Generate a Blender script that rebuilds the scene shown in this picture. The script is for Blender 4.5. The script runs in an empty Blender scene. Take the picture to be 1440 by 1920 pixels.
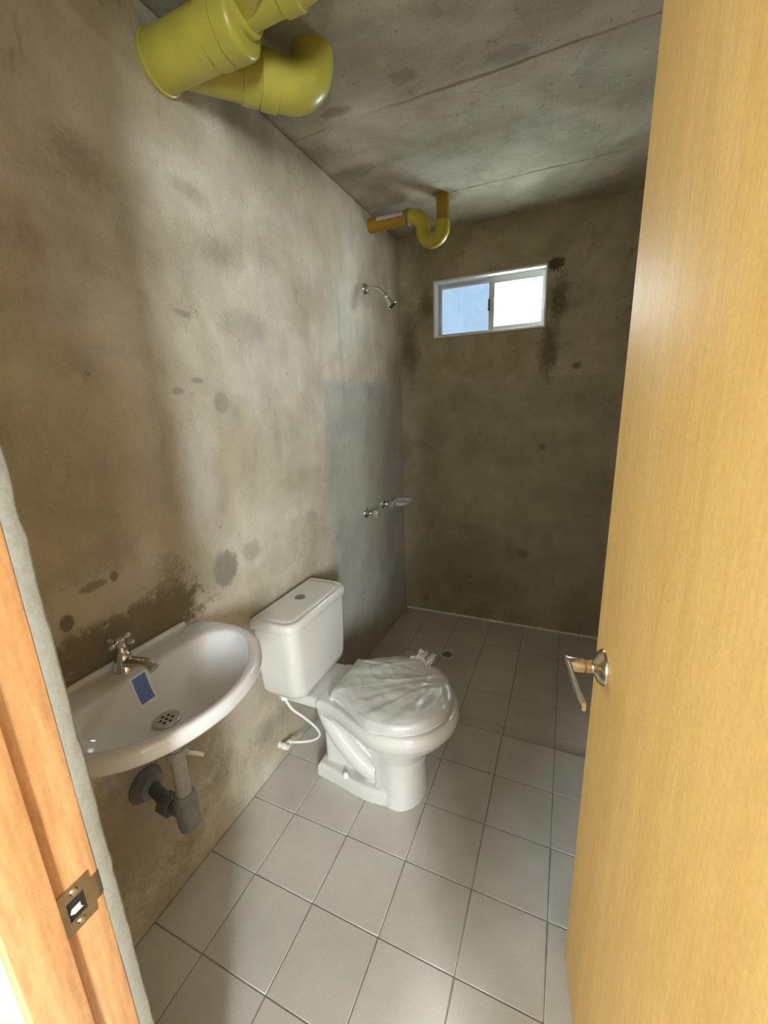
import bpy, bmesh, math, random
from mathutils import Vector, Matrix, noise

# ------------------------------------------------------------------ camera, world, daylight
scene = bpy.context.scene
COL = scene.collection
cam_d = bpy.data.cameras.new('camera')
cam_d.sensor_fit = 'VERTICAL'; cam_d.sensor_height = 36.0
cam_d.lens = 771.44 * 36.0 / 1920.0
cam_d.clip_start = 0.02
cam = bpy.data.objects.new('camera', cam_d); COL.objects.link(cam)
cam.location = (0.95751, -1.30124, 1.36001)
cam.rotation_euler = (1.320053, 0.036045, 0.409417)
scene.camera = cam

world = bpy.data.worlds.new('world'); scene.world = world
world.use_nodes = True
bg = world.node_tree.nodes['Background']
bg.inputs[0].default_value = (0.85, 0.935, 1.0, 1)
bg.inputs[1].default_value = 34.0

def area_light(name, loc, size_x, size_y, direction, power, color, portal=False):
    d = bpy.data.lights.new(name, 'AREA'); d.shape = 'RECTANGLE'
    d.size = size_x; d.size_y = size_y; d.energy = power; d.color = color
    o = bpy.data.objects.new(name, d); COL.objects.link(o)
    o.location = loc
    o.rotation_euler = Vector(direction).to_track_quat('-Z', 'Y').to_euler()
    if portal: d.cycles.is_portal = True
    return o
# daylight enters the hall behind the camera through its two windows (sky portals)
area_light('hall_portal_right', (2.44, -3.72, 1.50), 0.66, 1.40, (0, 1, 0), 1, (1, 1, 1), True)
# added lamp boosts that window's daylight and sharpens the shadow edge on the wall
area_light('hall_extra_lamp', (2.60, -3.64, 1.62), 0.32, 1.10, (-0.35, 1, 0), 66, (0.84, 0.93, 1.0))
area_light('hall_portal_left', (-0.55, -3.72, 1.55), 0.80, 1.30, (0, 1, 0), 1, (1, 1, 1), True)
# the small shower window lets the sky in
area_light('window_portal', (0.5125, 1.33, 1.886), 0.62, 0.31, (0, -1, 0), 1, (1, 1, 1), True)

vs = scene.view_settings
vs.view_transform = 'Standard'; vs.look = 'None'; vs.gamma = 1.0; vs.use_curve_mapping = False
vs.exposure = 0.48

PI = math.pi
W, D, H = 1.27, 1.19, 2.281          # room: left wall x=0, back wall y=D, ceiling z=H
YF, YO = -1.102, -1.2024             # front wall: room face, hall face
XJ, HX = 0.500, 1.150                # doorway in the front wall
ZS = -0.023                          # shower floor level
YS = 0.213                           # edge of the step
random.seed(7)

# ------------------------------------------------------------------ material helpers
class NT:
    def __init__(s, name):
        s.m = bpy.data.materials.new(name); s.m.use_nodes = True
        s.t = s.m.node_tree; s.t.nodes.clear()
        s.out = s.t.nodes.new('ShaderNodeOutputMaterial')
    def n(s, typ, props=None, **ins):
        nd = s.t.nodes.new('ShaderNode' + typ)
        for k, v in (props or {}).items(): setattr(nd, k, v)
        for k, v in ins.items():
            key = k.replace('_', ' ')
            if k.startswith('i') and k[1:].isdigit(): key = int(k[1:])
            s.set(nd.inputs[key], v)
        return nd
    def set(s, sock, v):
        if isinstance(v, bpy.types.NodeSocket): s.t.links.new(v, sock)
        elif isinstance(v, bpy.types.Node): s.t.links.new(v.outputs[0], sock)
        else:
            if sock.type == 'RGBA' and len(v) == 3: v = (*v, 1)
            sock.default_value = v
    def pos(s): return s.n('TexCoord').outputs['Object']
    def noise(s, vec, scale, detail=4, rough=.55, dist=0.0):
        nd = s.n('TexNoise', None, Vector=vec, Scale=scale, Detail=detail, Roughness=rough, Distortion=dist)
        return nd.outputs['Fac']
    def rng(s, v, a, b, c=0.0, d=1.0, smooth=True):
        nd = s.n('MapRange', {'interpolation_type': 'SMOOTHSTEP' if smooth else 'LINEAR'}, i0=v, i1=a, i2=b, i3=c, i4=d)
        return nd.outputs[0]
    def math(s, op, a, b=0.0):
        return s.n('Math', {'operation': op}, i0=a, i1=b).outputs[0]
    def mix(s, f, a, b, mode='MIX'):
        nd = s.n('Mix', {'data_type': 'RGBA', 'blend_type': mode})
        s.set(nd.inputs[0], f); s.set(nd.inputs[6], a); s.set(nd.inputs[7], b)
        return nd.outputs[2]
    def vscale(s, vec, sc):
        return s.n('VectorMath', {'operation': 'MULTIPLY'}, i0=vec, i1=sc).outputs[0]
    def bump(s, h, strength, dist=.01, normal=None):
        nd = s.n('Bump', None, Height=h, Strength=strength, Distance=dist)
        if normal is not None: s.set(nd.inputs['Normal'], normal)
        return nd.outputs[0]
    def principled(s, **k):
        b = s.n('BsdfPrincipled', None, **k)
        s.t.links.new(b.outputs[0], s.out.inputs[0]); return b

def plain(name, col, rough=.5, metal=0.0, coat=0.0, var=0.06, scale=30, bump=0.0):
    t = NT(name); p = t.pos()
    f = t.rng(t.noise(p, scale, 3), .3, .7, 1 - var, 1 + var)
    c = t.mix(1.0, col, t.n('CombineColor', None, i0=f, i1=f, i2=f).outputs[0], 'MULTIPLY')
    kw = dict(Base_Color=c, Roughness=rough, Metallic=metal, Coat_Weight=coat)
    if bump: kw['Normal'] = t.bump(t.noise(p, scale * 3, 3), bump, .004)
    t.principled(**kw); return t.m

def cement(name, c1, c2, stains_and_light=(), coat=None, rough=.85, zones=(), bump=.35):
    """troweled cement: two tones, blotches, grain, local stains (centre, radii, colour, strength, edge, wobble)"""
    t = NT(name); p = t.pos()
    big = t.noise(p, 2.3, 6, .6, .8)
    col = t.mix(t.rng(big, .36, .66), c1, c2)
    blot = t.rng(t.noise(p, 6.0, 5, .55, .3), .3, .7, .90, 1.08)
    smear = t.rng(t.noise(t.vscale(p, (1, 9, 3.5)), 1.2, 4, .55, .6), .32, .68, .95, 1.05)
    grain = t.rng(t.noise(p, 170, 3, .7), .25, .75, .92, 1.07)
    g = t.math('MULTIPLY', t.math('MULTIPLY', blot, grain), smear)
    speck = t.rng(t.noise(p, 34, 2, .5), .70, .76, 1.0, .72)
    g = t.math('MULTIPLY', g, speck)
    tr = t.noise(t.vscale(p, (1, 1.5, .8)), 3.1, 4, .55, .9)               # overlapping trowel passes
    msk = t.rng(t.noise(p, 4.3, 2), .45, .6)
    edge_l = t.rng(t.math('ABSOLUTE', t.math('SUBTRACT', tr, .52)), 0.0, .010, 1.0, 0.0)
    side = t.rng(tr, .515, .525)
    g = t.math('MULTIPLY', g, t.math('SUBTRACT', 1.0, t.math('MULTIPLY', msk, t.math('ADD', t.math('MULTIPLY', edge_l, .16), t.math('MULTIPLY', side, .07)))))
    col = t.mix(1.0, col, t.n('CombineColor', None, i0=g, i1=g, i2=g).outputs[0], 'MULTIPLY')
    rgh = rough
    wob1 = t.noise(p, 13, 5, .65); wob2 = t.noise(p, 34, 4, .6); wob3 = t.noise(p, 80, 3, .6)
    for z in zones:                       # (axis limits box, colour, strength, roughness, edge)
        m = None
        for ax, lo, hi in z['lim']:
            s = t.n('SeparateXYZ', None, i0=p).outputs[ax]
            s = t.math('ADD', s, t.math('MULTIPLY', t.math('SUBTRACT', wob1, .5), z.get('wob', .05)))
            e = z.get('edge', .012)
            a = t.math('MULTIPLY', t.rng(s, lo - e, lo + e), t.rng(s, hi - e, hi + e, 1.0, 0.0))
            m = a if m is None else t.math('MULTIPLY', m, a)
        col = t.mix(t.math('MULTIPLY', m, z['str']), col, t.mix(1.0, z['col'], t.n('CombineColor', None, i0=g, i1=g, i2=g).outputs[0], 'MULTIPLY'))
        if 'rough' in z:
            rgh = t.math('ADD', t.math('MULTIPLY', m, z['rough'] - rough), rough)
    for (c, r, sc, st, edge, wb) in stains_and_light:
        d = t.n('VectorMath', {'operation': 'SUBTRACT'}, i0=p, i1=c).outputs[0]
        d = t.vscale(d, tuple(1 / q for q in r))
        ln = t.n('VectorMath', {'operation': 'LENGTH'}, i0=d).outputs['Value']
        ln = t.math('ADD', ln, t.math('MULTIPLY', t.math('SUBTRACT', wob1, .5), wb))
        ln = t.math('ADD', ln, t.math('MULTIPLY', t.math('SUBTRACT', wob2, .5), wb * .9))
        ln = t.math('ADD', ln, t.math('MULTIPLY', t.math('SUBTRACT', wob3, .5), wb * .7))
        f = t.rng(ln, 1 - edge, 1 + edge * .4, st, 0.0)
        col = t.mix(f, col, sc)
    h = t.math('ADD', t.math('MULTIPLY', t.noise(p, 9, 6, .6, .6), .8), t.math('MULTIPLY', t.noise(p, 90, 4, .6), .25))
    t.principled(Base_Color=col, Roughness=rgh, Normal=t.bump(h, bump, .012), Specular_IOR_Level=.35)
    return t.m

def wood(name, c1, c2, rough=.35, axis_scale=(14, 14, 1.1), coat=.25, fine=0.12):
    t = NT(name); p = t.pos(); q = t.vscale(p, axis_scale)
    n1 = t.noise(q, 1.3, 6, .6, .7); n2 = t.noise(t.vscale(p, (90, 90, 9)), 2.0, 4, .6); n3 = t.noise(p, 160, 3, .6)
    col = t.mix(t.rng(n1, .33, .68), c1, c2)
    g = t.math('MULTIPLY', t.rng(n2, .3, .7, 1 - fine, 1 + fine), t.rng(n3, .3, .7, .95, 1.05))
    col = t.mix(1.0, col, t.n('CombineColor', None, i0=g, i1=g, i2=g).outputs[0], 'MULTIPLY')
    t.principled(Base_Color=col, Roughness=rough, Coat_Weight=coat, Coat_Roughness=.3, Normal=t.bump(n2, .06, .002))
    return t.m

def see_through(name, tint, gloss_col=(1, 1, 1), gloss=.08, rough=.02, body=None, body_f=0.0):
    t = NT(name)
    tr = t.n('BsdfTransparent', None, Color=tint); gl = t.n('BsdfGlossy', None, Color=gloss_col, Roughness=rough)
    fr = t.n('LayerWeight', None, Blend=.25).outputs['Fresnel']
    f = t.math('ADD', t.math('MULTIPLY', fr, .5), gloss)
    mx = t.n('MixShader', None, i0=f, i1=tr.outputs[0], i2=gl.outputs[0])
    if body:
        p = t.pos()
        df = t.n('BsdfPrincipled', None, Base_Color=body, Roughness=.35)
        bf = t.rng(t.noise(p, 14, 3, .5, .3), .3, .7, body_f * .93, min(1, body_f * 1.07))
        mx = t.n('MixShader', None, i0=bf, i1=mx.outputs[0], i2=df.outputs[0])
    t.t.links.new(mx.outputs[0], t.out.inputs[0]); return t.m

# ------------------------------------------------------------------ mesh helpers
def mesh(name, v, f, smooth=None):
    me = bpy.data.meshes.new(name); me.from_pydata([tuple(q) for q in v], [], f); me.validate()
    bm = bmesh.new(); bm.from_mesh(me); bmesh.ops.recalc_face_normals(bm, faces=bm.faces); bm.to_mesh(me); bm.free()
    if smooth is not None:
        me.shade_smooth(); me.set_sharp_from_angle(angle=math.radians(smooth))
    return me
def box(x0, x1, y0, y1, z0, z1):
    v = [(x, y, z) for x in (x0, x1) for y in (y0, y1) for z in (z0, z1)]
    f = [(0, 1, 3, 2), (4, 6, 7, 5), (0, 4, 5, 1), (2, 3, 7, 6), (0, 2, 6, 4), (1, 5, 7, 3)]
    return v, f
def join(*parts):
    V, F = [], []
    for v, f in parts:
        o = len(V); V += list(v); F += [tuple(i + o for i in q) for q in f]
    return V, F
def bbox_bevel(v, f, w, seg=2):
    me = bpy.data.meshes.new('t'); me.from_pydata(v, [], f); bm = bmesh.new(); bm.from_mesh(me)
    bmesh.ops.recalc_face_normals(bm, faces=bm.faces)
    bmesh.ops.bevel(bm, geom=list(bm.edges), offset=w, segments=seg, affect='EDGES', profile=.5)
    bm.verts.index_update()
    V = [x.co.copy() for x in bm.verts]; F = [tuple(x.index for x in q.verts) for q in bm.faces]
    bm.free(); bpy.data.meshes.remove(me); return V, F
def bbox(x0, x1, y0, y1, z0, z1, w=.003, seg=2): return bbox_bevel(*box(x0, x1, y0, y1, z0, z1), w, seg)
def loft(rings, cap0=True, cap1=True):
    n = len(rings[0]); V = [q for r in rings for q in r]; F = []
    for i in range(len(rings) - 1):
        for j in range(n):
            k = (j + 1) % n; F.append((i * n + j, i * n + k, (i + 1) * n + k, (i + 1) * n + j))
    if cap0: F.append(tuple(range(n)))
    if cap1: F.append(tuple((len(rings) - 1) * n + j for j in range(n)))
    return V, F
def frame(d, up=None):
    d = Vector(d).normalized(); u = Vector(up) if up else (Vector((0, 0, 1)) if abs(d.z) < .9 else Vector((1, 0, 0)))
    a = d.cross(u).normalized(); return a, a.cross(d).normalized(), d
def lathe(prof, o, d, n=32, caps=True, sx=1.0, sy=1.0, up=None):
    """prof = [(radius, distance along d)]"""
    a, b, d = frame(d, up); o = Vector(o)
    rings = [[o + d * h + a * (r * sx * math.cos(2 * PI * j / n)) + b * (r * sy * math.sin(2 * PI * j / n)) for j in range(n)] for r, h in prof]
    return loft(rings, caps, caps)
def tube(path, r, n=16, caps=True):
    P = [Vector(q) for q in path]; R = r if isinstance(r, (list, tuple)) else [r] * len(P)
    T = [(P[min(i + 1, len(P) - 1)] - P[max(i - 1, 0)]).normalized() for i in range(len(P))]
    a, _, _ = frame(T[0]); rings = []
    for i, q in enumerate(P):
        a = (a - T[i] * a.dot(T[i])).normalized(); b = T[i].cross(a)
        rings.append([q + (a * math.cos(2 * PI * j / n) + b * math.sin(2 * PI * j / n)) * R[i] for j in range(n)])
    return loft(rings, caps, caps)
def spline(pts, m=10):
    P = [Vector(q) for q in pts]; P = [P[0] * 2 - P[1]] + P + [P[-1] * 2 - P[-2]]; out = []
    for i in range(1, len(P) - 2):
        for k in range(m):
            t = k / m; a, b, c, d = P[i - 1], P[i], P[i + 1], P[i + 2]
            out.append(.5 * ((2 * b) + (c - a) * t + (2 * a - 5 * b + 4 * c - d) * t * t + (3 * b - a - 3 * c + d) * t ** 3))
    out.append(P[-2]); return out
def arc(c, a, b, r, t0, t1, m=14):
    c, a, b = Vector(c), Vector(a), Vector(b)
    return [c + (a * math.cos(t0 + (t1 - t0) * i / m) + b * math.sin(t0 + (t1 - t0) * i / m)) * r for i in range(m + 1)]

def link(name, me, m, parent=None):
    o = bpy.data.objects.new(name, me); COL.objects.link(o)
    for q in (m if isinstance(m, (list, tuple)) else [m]): me.materials.append(q)
    if parent is not None:
        o.parent = parent
        if parent.type == 'EMPTY': o.location = -parent.location
    return o
def add(name, vf, m, parent=None, smooth=None): return link(name, mesh(name, *vf, smooth), m, parent)
def tag(o, label, cat, group=None, kind=None):
    o['label'] = label; o['category'] = cat
    if group: o['group'] = group
    if kind: o['kind'] = kind
    return o
def thing(name, label, cat, loc, group=None):
    o = bpy.data.objects.new(name, None); COL.objects.link(o); o.location = loc; o.empty_display_size = .05
    return tag(o, label, cat, group)
def struct(name, vf, m, label, cat, smooth=None): return tag(add(name, vf, m, None, smooth), label, cat, None, 'structure')
def baked(name, me, mods, mat, parent, smooth=60):
    """run modifiers on a mesh and keep the result"""
    o = bpy.data.objects.new('tmp', me); COL.objects.link(o)
    for typ, props in mods:
        q = o.modifiers.new('m', typ)
        for k, v in props.items(): setattr(q, k, v)
    dg = bpy.context.evaluated_depsgraph_get(); dg.update()
    r = bpy.data.meshes.new_from_object(o.evaluated_get(dg)); r.name = name
    bpy.data.objects.remove(o)
    r.shade_smooth()
    if smooth: r.set_sharp_from_angle(angle=math.radians(smooth))
    return link(name, r, mat, parent)

# ------------------------------------------------------------------ materials
CEM1, CEM2 = (.45, .385, .27), (.60, .545, .43)
DK = (.135, .098, .05); PALE = (.52, .455, .34); GR = (.20, .175, .13)
M = {}
M['wall_left'] = cement('plaster_left', CEM1, CEM2, stains_and_light=[
    ((0, -.72, .835), (.2, .24, .105), DK, .75, .35, 1.1),
    ((0, -.60, .86), (.2, .09, .14), (.17, .125, .06), .6, .5, 1.0),
    ((0, -.76, .955), (.2, .15, .062), PALE, .75, .25, 1.4),
    ((0, -.848, .932), (.2, .016, .02), DK, .8, .3, .6),
    ((0, -.73, .995), (.2, .012, .014), DK, .7, .4, .8),
    ((0, -.78, .993), (.2, .026, .012), DK, .6, .5, 1.6),
    ((0, -.721, 1.439), (.2, .012, .016), PALE, .7, .5, .5),
    ((0, -.39, .883), (.2, .055, .062), GR, .75, .3, .7),
    ((0, -.27, .90), (.2, .05, .04), GR, .45, .5, 1.0),
    ((0, -.321, 1.389), (.2, .032, .032), GR, .45, .25, .5),
    ((0, -.47, 1.42), (.2, .022, .010), GR, .6, .5, 1.0),
    ((0, -.40, 1.45), (.2, .03, .008), GR, .6, .5, 1.2),
    ((0, -.345, 1.93), (.2, .07, .03), GR, .4, .7, 1.4),
    ((0, -.25, 1.80), (.2, .10, .05), GR, .35, .6, 1.6),
    ((0, -.18, 1.62), (.2, .12, .06), GR, .3, .5, 1.4),
    ((0, -.63, 1.87), (.2, .07, .06), DK, .4, .8, 1.2),
    ((0, -.10, 2.20), (.2, .22, .09), GR, .5, .9, 1.0),
    ((0, .44, 1.62), (.2, .025, .30), GR, .35, .9, 1.2),
    ((0, .62, 1.88), (.2, .05, .05), GR, .35, .8, 1.4),
    ((0, -.75, .33), (.2, .30, .30), (.20, .145, .075), .55, .6, 1.0),  # the sink's shadow on the wall below, painted into the colour
    ((0, -.42, .38), (.2, .08, .14), (.52, .46, .36), .55, .8, 1.0),  # lit patch of wall right of the sink, painted in as a paler tone
    ((0, -.30, .20), (.2, .10, .07), GR, .5, .8, 1.4),
    ((0, .10, .92), (.2, .05, .04), GR, .4, .6, 1.0),
    ((0, -.44, 1.18), (.2, .07, .26), (.62, .60, .54), .45, .9, 1.2),  # pale grey smear with the daylight highlight painted into its colour
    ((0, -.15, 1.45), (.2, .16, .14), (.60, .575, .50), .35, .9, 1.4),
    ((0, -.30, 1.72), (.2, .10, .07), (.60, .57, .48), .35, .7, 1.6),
    ((0, .50, 1.75), (.2, .14, .24), (.58, .56, .48), .35, .9, 1.2),  # pale smear; window light on this stretch of wall is painted in
    ((0, -.42, 1.62), (.2, .035, .012), GR, .5, .7, 2.0),
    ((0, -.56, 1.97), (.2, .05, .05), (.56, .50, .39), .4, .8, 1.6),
], zones=[dict(lim=[(1, .26, 5), (2, -1, 1.483)], col=(.43, .41, .355), str=.8, rough=.36, wob=.03, edge=.006)], rough=.75)
M['wall_back'] = cement('plaster_back', (.38, .315, .20), (.51, .44, .315), stains_and_light=[
    ((.85, D, 2.03), (.045, .3, .035), (.06, .045, .025), .85, .4, 1.2),
    ((.875, D, 1.86), (.045, .3, .13), (.10, .08, .045), .7, .7, 1.4),
    ((.84, D, 1.62), (.05, .3, .16), (.10, .075, .04), .7, .7, 1.3),
    ((.17, D, 1.92), (.05, .3, .09), (.12, .09, .05), .6, .7, 1.2),
    ((.06, D, 1.70), (.07, .3, .22), (.10, .075, .04), .7, .9, 1.0),
    ((.98, D, 1.53), (.03, .3, .02), (.09, .07, .04), .7, .7, 1.4),
    ((.44, D, .272), (.022, .3, .012), DK, .6, .6, 1.5),
    ((.46, D, .162), (.012, .3, .012), DK, .6, .6, 1.0),
    ((.147, D, .074), (.03, .3, .03), DK, .6, .8, 1.4),
    ((.762, D, .457), (.035, .3, .035), (.12, .10, .06), .45, .6, .6),
    ((.84, D, 1.11), (.03, .3, .018), (.12, .10, .06), .5, .7, 1.2),
    ((.40, D, .30), (.40, .3, .42), (.21, .165, .09), .45, .9, .8),
], zones=[dict(lim=[(2, -1, 1.483)], col=(.42, .365, .255), str=.7, rough=.6, wob=.02, edge=.006)], rough=.9)
M['plaster'] = cement('plaster_plain', CEM1, CEM2)
M['ceiling'] = cement('ceiling_concrete', (.36, .315, .225), (.50, .455, .36), stains_and_light=[
    ((.20, .115, H), (.07, .025, .2), (.16, .14, .10), .6, .5, 1.2),
    ((.45, .075, H), (.05, .03, .2), (.18, .155, .11), .5, .6, 1.2),
    ((.40, .60, H), (.16, .08, .2), (.47, .45, .40), .5, .7, 1.2),
    ((.13, .46, H), (.16, .05, .2), (.19, .165, .12), .55, .7, 1.4),
    ((.37, .80, H), (.07, .06, .2), (.15, .125, .085), .7, .5, 1.2),
    ((.18, -.18, H), (.30, .20, .2), (.23, .195, .14), .45, .8, 1.0),
    ((.75, .13, H), (.07, .03, .2), (.19, .165, .12), .4, .5, 1.0),
], rough=.9)
M['plaster_edge'] = cement('plaster_reveal', (.36, .345, .28), (.46, .445, .37), bump=.3)
M['grout'] = plain('grout', (.30, .28, .24), .9, var=.15)
M['sealant'] = plain('white_grout_bead', (.80, .78, .70), .8, var=.2, scale=60)
M['door'] = wood('door_veneer', (.73, .44, .125), (.79, .50, .16), .62, (9, 9, 1.0), .0, .05)
M['jamb'] = wood('jamb_wood', (.66, .31, .115), (.77, .44, .19), .45, (30, 30, 1.3), .25, .12)
M['white_paint'] = plain('white_paint', (.38, .35, .30), .8, var=.03)
M['hall_floor'] = plain('hall_floor', (.28, .24, .20), .6)
M['ceramic'] = plain('white_ceramic', (.68, .645, .59), .16, coat=.3, var=.015, scale=4)
M['sink_ceramic'] = plain('sink_ceramic', (.74, .72, .70), .10, coat=.4, var=.015, scale=4)
M['seat'] = plain('seat_plastic', (.70, .665, .61), .28, var=.02)
M['white_plastic'] = plain('white_plastic', (.80, .77, .70), .4, var=.03)
M['chrome'] = plain('chrome', (.72, .70, .67), .12, 1.0, var=.05)
M['satin'] = plain('satin_nickel', (.68, .60, .48), .24, 1.0, var=.06, scale=80)
M['steel'] = plain('stainless_steel', (.62, .60, .57), .28, 1.0, var=.05)
M['strike'] = plain('strike_metal', (.40, .34, .26), .38, 1.0, var=.1, scale=60)
M['dark'] = plain('dark_hole', (.02, .018, .015), .7)
M['black'] = plain('black_plastic', (.02, .02, .02), .4)
M['yellow'] = plain('yellow_pipe', (.47, .42, .065), .34, coat=.1, var=.08, scale=12)
M['yellow_u'] = plain('yellow_bend', (.47, .39, .03), .3, coat=.2, var=.08, scale=12)
M['orange'] = plain('orange_pipe', (.36, .195, .008), .3, coat=.2, var=.08, scale=12)
M['grey_pvc'] = plain('grey_pvc', (.34, .32, .29), .5, var=.08)
M['grey_dark'] = plain('dark_grey_pvc', (.10, .105, .095), .5, var=.12)
M['grey_mid'] = plain('grey_trap', (.19, .19, .175), .55, var=.12)
M['paper'] = plain('paper_label', (.60, .57, .54), .8, var=.1)
M['sticker'] = plain('sticker_white', (.80, .79, .80), .5, var=.02)
M['blue'] = plain('sticker_blue', (.14, .20, .52), .5, var=.10, scale=150)
M['alu'] = plain('aluminium', (.66, .66, .64), .40, .25, var=.04)
M['alu_white'] = plain('white_aluminium', (.86, .86, .82), .4, var=.03)
M['pane_blue'] = see_through('pane_blue', (.112, .130, .146))
M['pane_clear'] = see_through('pane_clear', (.95, .97, .96))
M['acrylic'] = see_through('acrylic', (.80, .80, .76), gloss=.2, rough=.1, body=(.6, .58, .52), body_f=.35)
M['film'] = see_through('plastic_film', (.90, .89, .87), gloss=.09, rough=.22, body=(.80, .77, .71), body_f=.62)
def tile_mat():
    t = NT('floor_tile'); p = t.n('NewGeometry').outputs['Position']
    r = t.n('ObjectInfo').outputs['Random']
    g = t.math('MULTIPLY', t.rng(t.noise(p, 260, 2, .6), .3, .7, .95, 1.05), t.rng(r, 0, 1, .965, 1.035, False))
    g = t.math('MULTIPLY', g, t.rng(t.noise(p, 5, 5, .6), .3, .7, .93, 1.05))
    g = t.math('MULTIPLY', g, t.rng(t.noise(p, 45, 2, .5), .735, .77, 1.0, .72))
    col = t.mix(1.0, (.57, .54, .475), t.n('CombineColor', None, i0=g, i1=g, i2=g).outputs[0], 'MULTIPLY')
    t.principled(Base_Color=col, Roughness=t.rng(t.noise(p, 9, 4), .3, .7, .30, .42), Normal=t.bump(t.noise(p, 130, 3), .08, .003))
    return t.m
M['tile'] = tile_mat()

# ------------------------------------------------------------------ room shell
floor = struct('floor', join(box(0, W, YO, YS - .002, -.12, -.0018), box(0, W, YS - .002, D, -.12, ZS - .0018)),
               M['grout'], 'pale grey tiled bathroom floor stepping down into the shower', 'floor')
def tile_mesh(sx, sy, t=.008):
    V, F = bbox(-sx / 2, sx / 2, -sy / 2, sy / 2, -t, 0, .0012, 1); return mesh('tile', V, F, 40)
tcache = {}
def tiles(xs, ys, z, name='tile'):
    g = .0028
    for i in range(len(xs) - 1):
        for j in range(len(ys) - 1):
            sx, sy = round(xs[i + 1] - xs[i] - g, 4), round(ys[j + 1] - ys[j] - g, 4)
            if sx < .01 or sy < .004: continue
            if (sx, sy) not in tcache:
                me = tile_mesh(sx, sy); me.materials.append(M['tile']); tcache[(sx, sy)] = me
            o = bpy.data.objects.new(name, tcache[(sx, sy)]); COL.objects.link(o)
            o.location = ((xs[i] + xs[i + 1]) / 2, (ys[j] + ys[j + 1]) / 2, z + random.uniform(-.0004, .0004))
            o.parent = floor
XS = [0.0015] + [.179 + .205 * k for k in range(6)] + [W]
tiles(XS, [YO] + [-.205 * k for k in range(5, -1, -1)] + [.2095], 0)
tiles(XS, [YS + .010] + [.285 + .205 * k for k in range(5)] + [D - .002], ZS)  # bare grout gap at the step imitates the shadow line of the drop

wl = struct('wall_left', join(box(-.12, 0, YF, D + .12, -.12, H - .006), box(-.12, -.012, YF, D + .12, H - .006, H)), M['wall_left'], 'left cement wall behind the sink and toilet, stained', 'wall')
WX0, WX1, WZ0, WZ1 = .208, .817, 1.734, 2.037
struct('wall_back', join(box(0, WX0, D, D + .12, -.12, H), box(WX1, W + .12, D, D + .12, -.12, H),
                         box(WX0, WX1, D, D + .12, -.12, WZ0), box(WX0, WX1, D, D + .12, WZ1, H)),
       M['wall_back'], 'dark cement shower wall with the small window', 'wall')
struct('wall_right', box(W, W + .12, YF, D, -.12, H), M['plaster'], 'right cement wall hidden behind the open door', 'wall')
ceil = struct('ceiling', box(-.12, W + .12, YF, D + .12, H, H + .12), M['ceiling'], 'raw concrete ceiling with formwork joints', 'ceiling')
# front wall: cement towards the bathroom, white towards the hall
ZD = 2.04
fw = mesh('wall_front', *join(box(-1.3, XJ, YO, YF, -.12, 2.40), box(HX, 3.0, YO, YF, -.12, 2.40), box(XJ, HX, YO, YF, ZD, 2.40)))
fwo = link('wall_front', fw, [M['plaster'], M['white_paint']])
for q in fw.polygons: q.material_index = 1 if q.normal.y < -.5 else 0
tag(fwo, 'front wall with the doorway the photo is taken through', 'wall', None, 'structure')
# rough plaster reveal between the wooden jamb and the room
def ragged_strip():
    n = 130; rings = []
    for i in range(n + 1):
        z = .002 + (ZD - .004) * i / n
        a = noise.noise((z * 30, 3.1, 0)) * .0022 + noise.noise((z * 70, 9, 0)) * .0015
        b = noise.noise((z * 15, 7.7, 0)) * .0008
        yi = YF + .0005 + a
        rings.append([Vector((XJ - .001, -1.1195, z)), Vector((XJ + .0085 + b, -1.1195, z)), Vector((XJ + .0085 + b, yi - .003, z)), Vector((XJ + .006 + b, yi, z)), Vector((XJ - .012, YF + .0015, z)), Vector((XJ - .012, YF - .004, z))])
    return loft(rings)
add('plaster_edge', ragged_strip(), M['plaster_edge'], fwo, 50)
# raised joints left by the ceiling formwork
def ridge(y0, x0, x1, seed, w=.010):
    n = 70; rings = []
    for i in range(n + 1):
        x = x0 + (x1 - x0) * i / n
        yy = y0 + noise.noise((x * 6, seed, 0)) * .006 + noise.noise((x * 30, seed, 2)) * .003
        hh = .0015 + .0035 * abs(noise.noise((x * 9, seed, 5)))
        ww = w * (.6 + .6 * abs(noise.noise((x * 12, seed, 8))))
        rings.append([Vector((x, yy - ww, H + .002)), Vector((x, yy - ww * .3, H - hh)), Vector((x, yy + ww * .2, H - hh * .9)), Vector((x, yy + ww * .35, H + .002))])
    return loft(rings)
add('formwork_joint', ridge(.178, .002, W - .002, 1.5), M['ceiling'], ceil, 50)
add('formwork_joint', ridge(.80, .42, W - .002, 4.2), M['ceiling'], ceil, 50)
add('formwork_joint', ridge(-.44, .002, W - .002, 6.2), M['ceiling'], ceil, 50)

def bead(p0, p1, nrm, seed, w=.011):
    p0, p1, nrm = Vector(p0), Vector(p1), Vector(nrm); n = 90; rings = []
    for i in range(n + 1):
        q = p0.lerp(p1, i / n); t = i / n * (p1 - p0).length
        k = w * (.7 + .6 * abs(noise.noise((t * 14, seed, 0))) + .9 * max(0, noise.noise((t * 40, seed, 3)) - .25))
        rings.append([q - nrm * .002 + Vector((0, 0, -.001)), q + nrm * k + Vector((0, 0, -.001)), q + nrm * k * .7 + Vector((0, 0, k * .5)), q + Vector((0, 0, k * 1.0)), q - nrm * .002 + Vector((0, 0, k))])
    return loft(rings)
t1 = struct('trim_1', bead((.002, D, ZS), (W - .002, D, ZS), (0, -1, 0), 2.2), M['sealant'], 'rough white grout bead where shower wall meets floor', 'grout bead', 50)

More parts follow.
